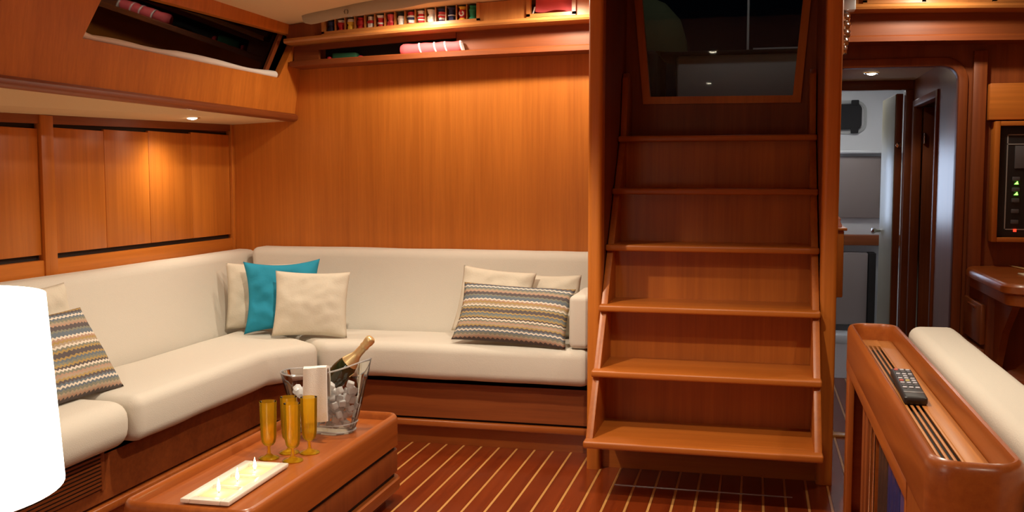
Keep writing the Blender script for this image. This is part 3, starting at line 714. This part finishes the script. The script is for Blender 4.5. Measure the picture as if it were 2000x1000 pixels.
loft('plinth', [tring(.05, 0), tring(.05, .06)], 'mahogY', tb)
TZ = .3395
# ------------------------------------------------------------------ candle plate
cp = thing('candle_plate', 'long cream glass plate with three square wells', 'plate', (-1.640, 2.932, TZ))
mtp = Matrix.Translation((-1.640, 2.932, TZ)) @ Matrix.Rotation(math.radians(1.5), 4, 'Z')
hw, hl_ = .082, .215
box('plate_base', -hw+.010, hw-.010, -hl_+.010, hl_-.010, 0, .006, 'plate', cp, mtx=mtp, bev=.002)
for a in ((-hw, -.052, -hl_, hl_), (.052, hw, -hl_, hl_)): box('plate_border', a[0], a[1], a[2], a[3], .004, .018, 'plate', cp, mtx=mtp, bev=.003)
for a in ((-hl_, -.182), (-.066, -.054), (.054, .066), (.182, hl_)): box('plate_border', -.052, .052, a[0], a[1], .004, .0175, 'plate', cp, mtx=mtp, bev=.002)
for k, (yy, lb) in enumerate(((-.124, 'lit tea light in the plate well at the table end away from the flutes'), (0, 'lit tea light in the middle well of the cream plate'), (.124, 'lit tea light in the plate well next to the amber flutes'))):
    p = mtp @ Vector((0, yy, .0065))
    tl = thing('tea_light', lb, 'candle', p, group='tea lights on the plate')
    c_ = (p.x, p.y, p.z)
    prism('wax', rrect(p.x-.046, p.x+.046, p.y-.048, p.y+.048, .010, 4), 'Z', p.z, p.z+.005, 'wax', tl, bev=.002)
    tube('wick', [(p.x, p.y, p.z+.006), (p.x+.0005, p.y, p.z+.013)], .0012, 'black', tl, n=6)
    lathe('candle_flame', [(.0003, .010), (.0040, .015), (.0058, .021), (.0045, .031), (.0018, .044), (.0003, .052)], 'flame', tl, c=c_, n=14)
# ------------------------------------------------------------------ flutes
def flute(x_, y_, lb):
    f = thing('champagne_flute', lb, 'glass', (x_, y_, TZ), group='amber flutes')
    lathe('base', [(.001, 0), (.036, 0), (.037, .002), (.034, .005), (.016, .011), (.008, .017)], 'amber', f, local=True)
    lathe('stem', [(.008, .017), (.0065, .028), (.0065, .040), (.009, .046)], 'amber', f, local=True, n=16)
    lathe('bowl', [(.009, .046), (.018, .050), (.0245, .060), (.0275, .078), (.0292, .13), (.0305, .205), (.0308, .207), (.0298, .207)], 'amber', f, local=True)
    return f
flute(-1.688, 3.245, 'amber plastic flute nearest the sofa side of the four')
flute(-1.590, 3.235, 'amber plastic flute standing in front between two others')
flute(-1.650, 3.33, 'amber plastic flute standing behind the other three')
flute(-1.577, 3.345, 'amber plastic flute standing beside the ice bucket and napkin')
# ------------------------------------------------------------------ ice bucket, ice, bottle, napkin
BX, BY = -1.652, 3.665
def bpt(a, t, th=0):
    """bucket wall point: angle a, height fraction t, inset th"""
    hx = .112+.072*t**.85-th; hy = .080+.052*t**.85-th
    c, s = math.cos(a), math.sin(a)
    k = 1-.20*(1-t)*math.exp(-(c/.42)**2)
    ztop = .235+.030*c+.028*c*c+.012*max(0, -s)
    return Vector((BX+hx*math.copysign(abs(c)**.9, c), BY+hy*k*math.copysign(abs(s)**.9, s), TZ+t*ztop))
NB = 56
def bring(t, th=0, dz=0): return [bpt(2*PI*i/NB, t, th)+Vector((0, 0, dz)) for i in range(NB)]
bk = thing('ice_bucket', 'clear two-lobed acrylic ice bucket on the coffee table', 'bucket', (BX, BY, TZ))
loft('bucket_wall', [bring(0)] + [bring(t) for t in (.04, .09, .2, .35, .5, .65, .8, .92, 1)], 'acrylic', bk, cap1=False)
tube('bucket_rim', [bpt(2*PI*i/NB, 1, .002) for i in range(NB)]+[bpt(0, 1, .002)], .0032, 'acrylic_rim', bk, n=8)
tube('foot_ring', [bpt(2*PI*i/NB, .03, -.001) for i in range(NB)]+[bpt(0, .03, -.001)], .004, 'acrylic_rim', bk, n=8)
tube('foot_ring', [bpt(2*PI*i/NB, .14, -.0005) for i in range(NB)]+[bpt(0, .14, -.0005)], .0025, 'acrylic_rim', bk, n=8)
# bottle
top = Vector((-1.470, 3.70, .712)); axis = Vector((.150, .012, .165)).normalized()
bot = top - axis*.315
qm = Matrix.Translation(bot) @ axis.to_track_quat('Z', 'Y').to_matrix().to_4x4()
bt = thing('champagne_bottle', 'dark green champagne bottle with gold foil neck leaning in the ice bucket', 'bottle', bot)
lathe('bottle_body', [(.001, .006), (.030, 0), (.042, .006), (.0435, .02), (.0435, .135), (.040, .160), (.032, .185), (.022, .207), (.0165, .225), (.015, .25)], 'bottle_glass', bt, mtx=qm, n=28)
lathe('foil_collar', [(.0355, .176), (.0345, .180), (.0255, .203), (.020, .216), (.0175, .228), (.0165, .262)], 'gold', bt, mtx=qm, n=24)
lathe('foil_cap', [(.0165, .262), (.0185, .266), (.0185, .272), (.0170, .276), (.0185, .285), (.0205, .296), (.0200, .308), (.014, .315), (.001, .316)], 'gold', bt, mtx=qm, n=24)
box('neck_emblem', -.008, .008, -.0015, .0015, -.010, .010, 'gold', bt, mtx=qm @ Matrix.Translation((-.012, -.0405, .150)) @ Matrix.Rotation(.2, 4, 'X'))
# ice
def icecube(p, s, rot, k):
    bm = bmesh.new(); b_box(bm, -s, s, -s*.9, s*.9, -s*.8, s*.8, s*.35, 3)
    for v in bm.verts: v.co += Vector((random.uniform(-1, 1), random.uniform(-1, 1), random.uniform(-1, 1)))*s*.05
    bmesh.ops.transform(bm, matrix=Matrix.Translation(p) @ rot.to_4x4(), verts=bm.verts)
    return tag(finish('ice_cube', bm, 'ice'), 'rounded ice cube heaped inside the clear bucket', 'ice cube', 'ice cubes in the bucket')
from mathutils import Euler
pl = []
tries = 0
while len(pl) < 74 and tries < 20000:
    tries += 1
    a = random.uniform(0, 2*PI); q = random.random()**.5*.80; t = random.uniform(.10, .80)
    e = bpt(a, t, .006); c_ = Vector((BX, BY, e.z)); p = c_.lerp(e, q)
    lim = .54 if p.x > BX+.02 else .50
    if p.z > lim or p.z < TZ+.028: continue
    d = p-bot; h_ = d.dot(axis); 
    if -.02 < h_ < .22 and (d-axis*h_).length < .058: continue
    if any((p-o).length < .0235 for o in pl): continue
    pl.append(p)
for k, p in enumerate(pl): icecube(p, random.uniform(.0125, .016), Euler((random.uniform(0, 3), random.uniform(0, 3), random.uniform(0, 3))).to_matrix(), k)
# napkin over the rim
AR = math.radians(277); pr = bpt(AR, 1); pb = bpt(AR, .30)
tn = Vector((1, -.02, 0)).normalized()
prof = [(.030, -.09), (.022, -.02), (.013, .014), (.000, .022), (-.013, .016), (-.020, -.02), (-.026, -.07), (-.032, -.12), (-.036, -.175)]
def naprow(off):
    rows = []
    for i, (dy, dz) in enumerate(prof):
        t = i/(len(prof)-1)
        rows.append([pr + tn*(-.064+.098*u+.020*t) + Vector((0, dy+off*(1 if t > .35 else -1)*-1+.003*math.sin(u*9+t*4), dz+(.006*u if 1 < i < 5 else 0)+(off if 2 <= i <= 4 else 0)+.012*t*(u-.5))) for u in [k/10 for k in range(11)]])
    return rows
A_, B_ = naprow(.0), naprow(.010)
tag(loft('napkin', [a+b[::-1] for a, b in zip(A_, B_)], 'white_cloth'), 'folded white napkin hung over the ice bucket rim', 'napkin')

# ------------------------------------------------------------------ lamp in the foreground
lp = thing('floor_lamp', 'brightly glowing white drum-shade floor lamp beside the coffee table', 'lamp', (-1.283, 1.286, 0))
LC = (-1.283, 1.286, 0)
bm = bmesh.new()
rg = lambda r, z_: [(LC[0]+r*math.cos(2*PI*i/64), LC[1]+r*math.sin(2*PI*i/64), z_) for i in range(64)]
b_loft(bm, [rg(.219, .852), rg(.200, 1.160), rg(.197, 1.160), rg(.216, .852), rg(.219, .852)], False, False)
finish('lamp_shade', bm, 'shade', lp)
lathe('lamp_stem', [(.014, .03), (.012, .5), (.012, .95), (.02, .96), (.02, 1.0), (.012, 1.01)], 'steel', lp, c=LC, n=16, cap1=True)
lathe('lamp_base', [(.001, 0), (.15, 0), (.155, .006), (.15, .018), (.03, .032), (.014, .036)], 'mahogX', lp, c=LC)
lathe('bulb', [(.012, 1.01), (.022, 1.03), (.03, 1.06), (.024, 1.085), (.001, 1.095)], 'bulb', lp, c=LC, n=16)
for k in range(3):
    a = 2*PI*k/3; tube('shade_spoke', [(LC[0], LC[1], .99), (LC[0]+.208*math.cos(a), LC[1]+.208*math.sin(a), .99)], .003, 'steel', lp, n=6)

# ------------------------------------------------------------------ TV cabinet with tray top on the right
tv = thing('media_cabinet', 'long narrow wooden cabinet with a slotted tray top', 'cabinet', (.43, 3.0, 0))
CX0, CX1, CY0, CY1 = .332, .518, 2.045, 3.965
def cring(o, z_, r=.072): return [(a, b, z_) for a, b in rrect(CX0+o, CX1-o, CY0+o, CY1-o, max(.010, r-o), 9)]
loft('tray_body', [cring(.004, .668), cring(0, .675), cring(0, .774), cring(.002, .786), cring(.007, .796), cring(.014, .800), cring(.020, .798), cring(.024, .790), cring(.0255, .780), cring(.028, .722)], 'tableY', tv)
sx0, sx1 = .376, .442; n_s = 4; sw_ = .0078; bw = (sx1-sx0-n_s*sw_)/(n_s+1)
# raised floor of the tray: boards and slats with open slots between them
box('tray_board', CX0+.029, sx0, CY0+.042, CY1-.042, .7225, .740, 'lightY', tv, bev=.001)
box('tray_board', sx1, CX1-.029, CY0+.042, CY1-.042, .7225, .740, 'lightY', tv, bev=.001)
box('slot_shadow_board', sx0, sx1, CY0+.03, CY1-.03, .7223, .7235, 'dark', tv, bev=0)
for k in range(n_s+1):
    a = sx0+k*(bw+sw_); box('slat', a, a+bw, CY0+.03, 3.80, .7368, .740, 'lightY', tv, bev=.0005)
box('slot_end', sx0, sx1, 3.80, CY1-.031, .7240, .740, 'lightY', tv, bev=0)
# body below: frame around an open front
for a, b in ((CY1-.105, CY1-.012), (CY0+.33, CY0+.36), (CY0+.012, CY0+.03)):
    box('frame_stile', CX0+.006, CX0+.028, a, b, 0, .668, 'tableZ', tv, bev=.004)
box('frame_rail', CX0+.004, CX0+.028, CY0+.33, CY1-.012, .615, .668, 'tableY', tv, bev=.006)
box('frame_rail', CX0+.006, CX0+.028, CY0+.03, CY1-.105, 0, .08, 'tableY', tv, bev=.004)
box('side_panel', CX0+.008, CX0+.026, CY0+.03, CY0+.33, .08, .668, 'tableZ', tv, bev=0)
box('front_panel', CX0+.006, CX1-.004, CY0+.004, CY0+.03, 0, .668, 'tableX', tv, bev=.006)
box('end_panel', CX0+.028, CX1-.006, CY1-.04, CY1-.012, 0, .668, 'tableX', tv, bev=.002)
box('back_panel', CX1-.03, CX1-.004, CY0+.03, CY1-.04, 0, .668, 'tableZ', tv, bev=.002)
box('bottom_panel', CX0+.028, CX1-.03, CY0+.03, CY1-.04, .06, .08, 'tableY', tv, bev=0)
for y_ in (3.62, 3.52): box('sliding_door_edge', CX0+.040, CX0+.060, y_, y_+.06, .08, .662, 'mahogZ', tv, bev=.003)
for y_ in (3.44, 3.34): tube('chrome_rod', [(CX0+.045, y_, .08), (CX0+.045, y_, .665)], .005, 'chrome', tv, n=10)
for (y0, y1, m_, lb) in ((3.06, 3.28, 'dark_book', 'dark brown folder upright in the media cabinet'), (2.80, 3.05, 'navy_book', 'navy blue folder upright in the media cabinet opening'), (2.44, 2.79, 'violet_book', 'dusky violet folder upright in the media cabinet opening')):
    f_ = thing('folder', lb, 'folder', (CX0+.10, (y0+y1)/2, .081))
    n_ = 3; d_ = (y1-y0)/n_
    for k in range(n_): box('spine', CX0+.050, CX0+.150, y0+k*d_+.0015, y0+(k+1)*d_-.0015, .081, .57-.01*(k % 2), m_, f_, bev=.008, seg=3)
# remote control
mr = Matrix.Translation((.4265, 3.03, .7402)) @ Matrix.Rotation(math.radians(-2), 4, 'Z')
rm = thing('remote_control', 'black remote control with coloured buttons lying in the tray', 'remote control', (.4265, 3.03, .7402))
bm = bmesh.new()
b_loft(bm, [[mr @ Vector((a, b, z_)) for a, b in rrect(-.030+o, .030-o, -.205+o, .205-o, .008, 5)] for o, z_ in ((.004, 0), (0, .005), (0, .019), (.003, .023), (.006, .024))])
finish('remote_body', bm, 'rubber', rm)
for r_ in range(9):
    for c_ in range(3):
        bx = -.0165+c_*.0165; by = .175-r_*.033
        m_ = 'button_grey' if (r_, c_) in ((2, 0), (2, 2), (3, 1), (5, 2)) else ('button_red' if (r_, c_) in ((0, 0), (5, 0)) else ('button_yellow' if (r_, c_) in ((3, 1), (5, 1)) else 'button_dark' if r_ % 2 else 'button_grey'))
        box('button', bx-.0058, bx+.0058, by-.009, by+.009, .0235, .027, m_, rm, mtx=mr, bev=.0015)
box('chrome_bar', -.026, .026, -.152, -.146, .0235, .0255, 'steel', rm, mtx=mr, bev=.0008)
# settee back beside it
cushion('settee_back_cushion', 'plump cream backrest cushion behind the media cabinet', [(.535, .42), (.535, .812), (.700, .812), (.715, .42)], 1.9, 3.86, .038, axis='Y', seed=11, wr=.002)
ss = thing('settee', 'wooden settee base behind the media cabinet', 'settee', (.95, 2.9, 0))
box('seat_base', .535, 1.05, 1.9, 3.86, 0, .34, 'tableY', ss)

cushion('settee_seat_cushion', 'cream seat cushion of the settee facing away from the sofa', [(.72, 1.9), (1.06, 1.9), (1.06, 3.86), (.72, 3.86)], .346, .46, .03, seed=12)

# ------------------------------------------------------------------ lamps of the boat, plus an added glow panel in the aft cabin
def downlight(x_, y_, z_, lb, power, color=WARM, angle=150, r=.035, mat='bulb', blend=.35, lr=.03):
    t = thing('downlight', lb, 'light', (x_, y_, z_), group='ceiling downlights')
    lathe('trim_ring', [(r*.78, -.001), (r*1.1, -.006), (r*1.25, -.002), (r*1.25, 0)], 'chrome', t, local=True, n=28)
    lathe('lens', [(.0005, -.014), (r*.35, -.0125), (r*.62, -.009), (r*.78, -.003), (r*.80, 0)], mat, t, local=True, n=28)
    l = bpy.data.lights.new('downlight_lamp', 'SPOT'); l.energy = power; l.color = color; l.spot_size = math.radians(angle); l.spot_blend = blend; l.shadow_soft_size = lr
    lo = bpy.data.objects.new('downlight_lamp', l); COL.objects.link(lo); lo.parent = t; lo.location = (0, 0, -.032)
    return t
downlight(-2.784, 4.604, 1.646, 'small round downlight under the side deck above the lockers', SIDE_W, angle=150, blend=1.0)
DL = [(-1.72, 4.985, 'downlight in the ceiling in front of the rolled flags', .20, 178), (-.98, 4.92, 'downlight in the ceiling in front of the red flag pocket', .30, 178), (.75, 4.92, 'downlight in the ceiling in front of the nav corner rack', .18, 178),
      (-1.45, 3.6, 'ceiling downlight over the sofa end of the coffee table', 1.15, 122), (-.35, 2.9, 'ceiling downlight over the open floor before the stairs', .95, 124),
      (.95, 2.6, 'ceiling downlight over the settee behind the media cabinet', .4, 140), (-1.9, 1.2, 'ceiling downlight over the near end of the sofa', .36, 140),
      (-.5, .3, 'ceiling downlight over the forward floor', .55, 118), (.9, .3, 'ceiling downlight over the forward end of the settee', .6, 122)]
for x_, y_, lb, k, an in DL: downlight(x_, y_, zc(x_)-.001, lb, SALOON_W*k, angle=an, blend=.42 if an > 170 else .55)
downlight(.647, 6.44, 1.964, 'downlight in the low corridor ceiling', 5.0, angle=120, mat='bulb')
emis('panel_glow', (.62, .76, 1.0), 4.2)
pl2 = thing('sheen_fill_panel', 'added cool glowing panel on the aft cabin wall, unseen behind the stair post', 'light', (.30, 8.86, .95))  # made-up glowing panel, hidden by the post, gives the corridor wall its sheen
box('light_frame', -.24, .24, .01, .04, 0, .66, 'gelcoat', pl2, local=True, bev=.006); box('diffuser', -.225, .225, 0, .012, .015, .645, 'panel_glow', pl2, local=True, bev=.003)
al = thing('cabin_light', 'square cool white ceiling light in the aft cabin', 'light', (.7, 8.0, 2.139))
box('light_frame', -.16, .16, -.16, .16, -.015, 0, 'gelcoat', al, local=True); box('diffuser', -.14, .14, -.14, .14, -.019, -.014, 'bulb_cool', al, local=True)
l = bpy.data.lights.new('cabin_light_lamp', 'AREA'); l.energy = AFT_W; l.size = .26; l.color = (.88, .94, 1.0)
lo = bpy.data.objects.new('cabin_light_lamp', l); COL.objects.link(lo); lo.parent = al; lo.location = (0, 0, -.022)
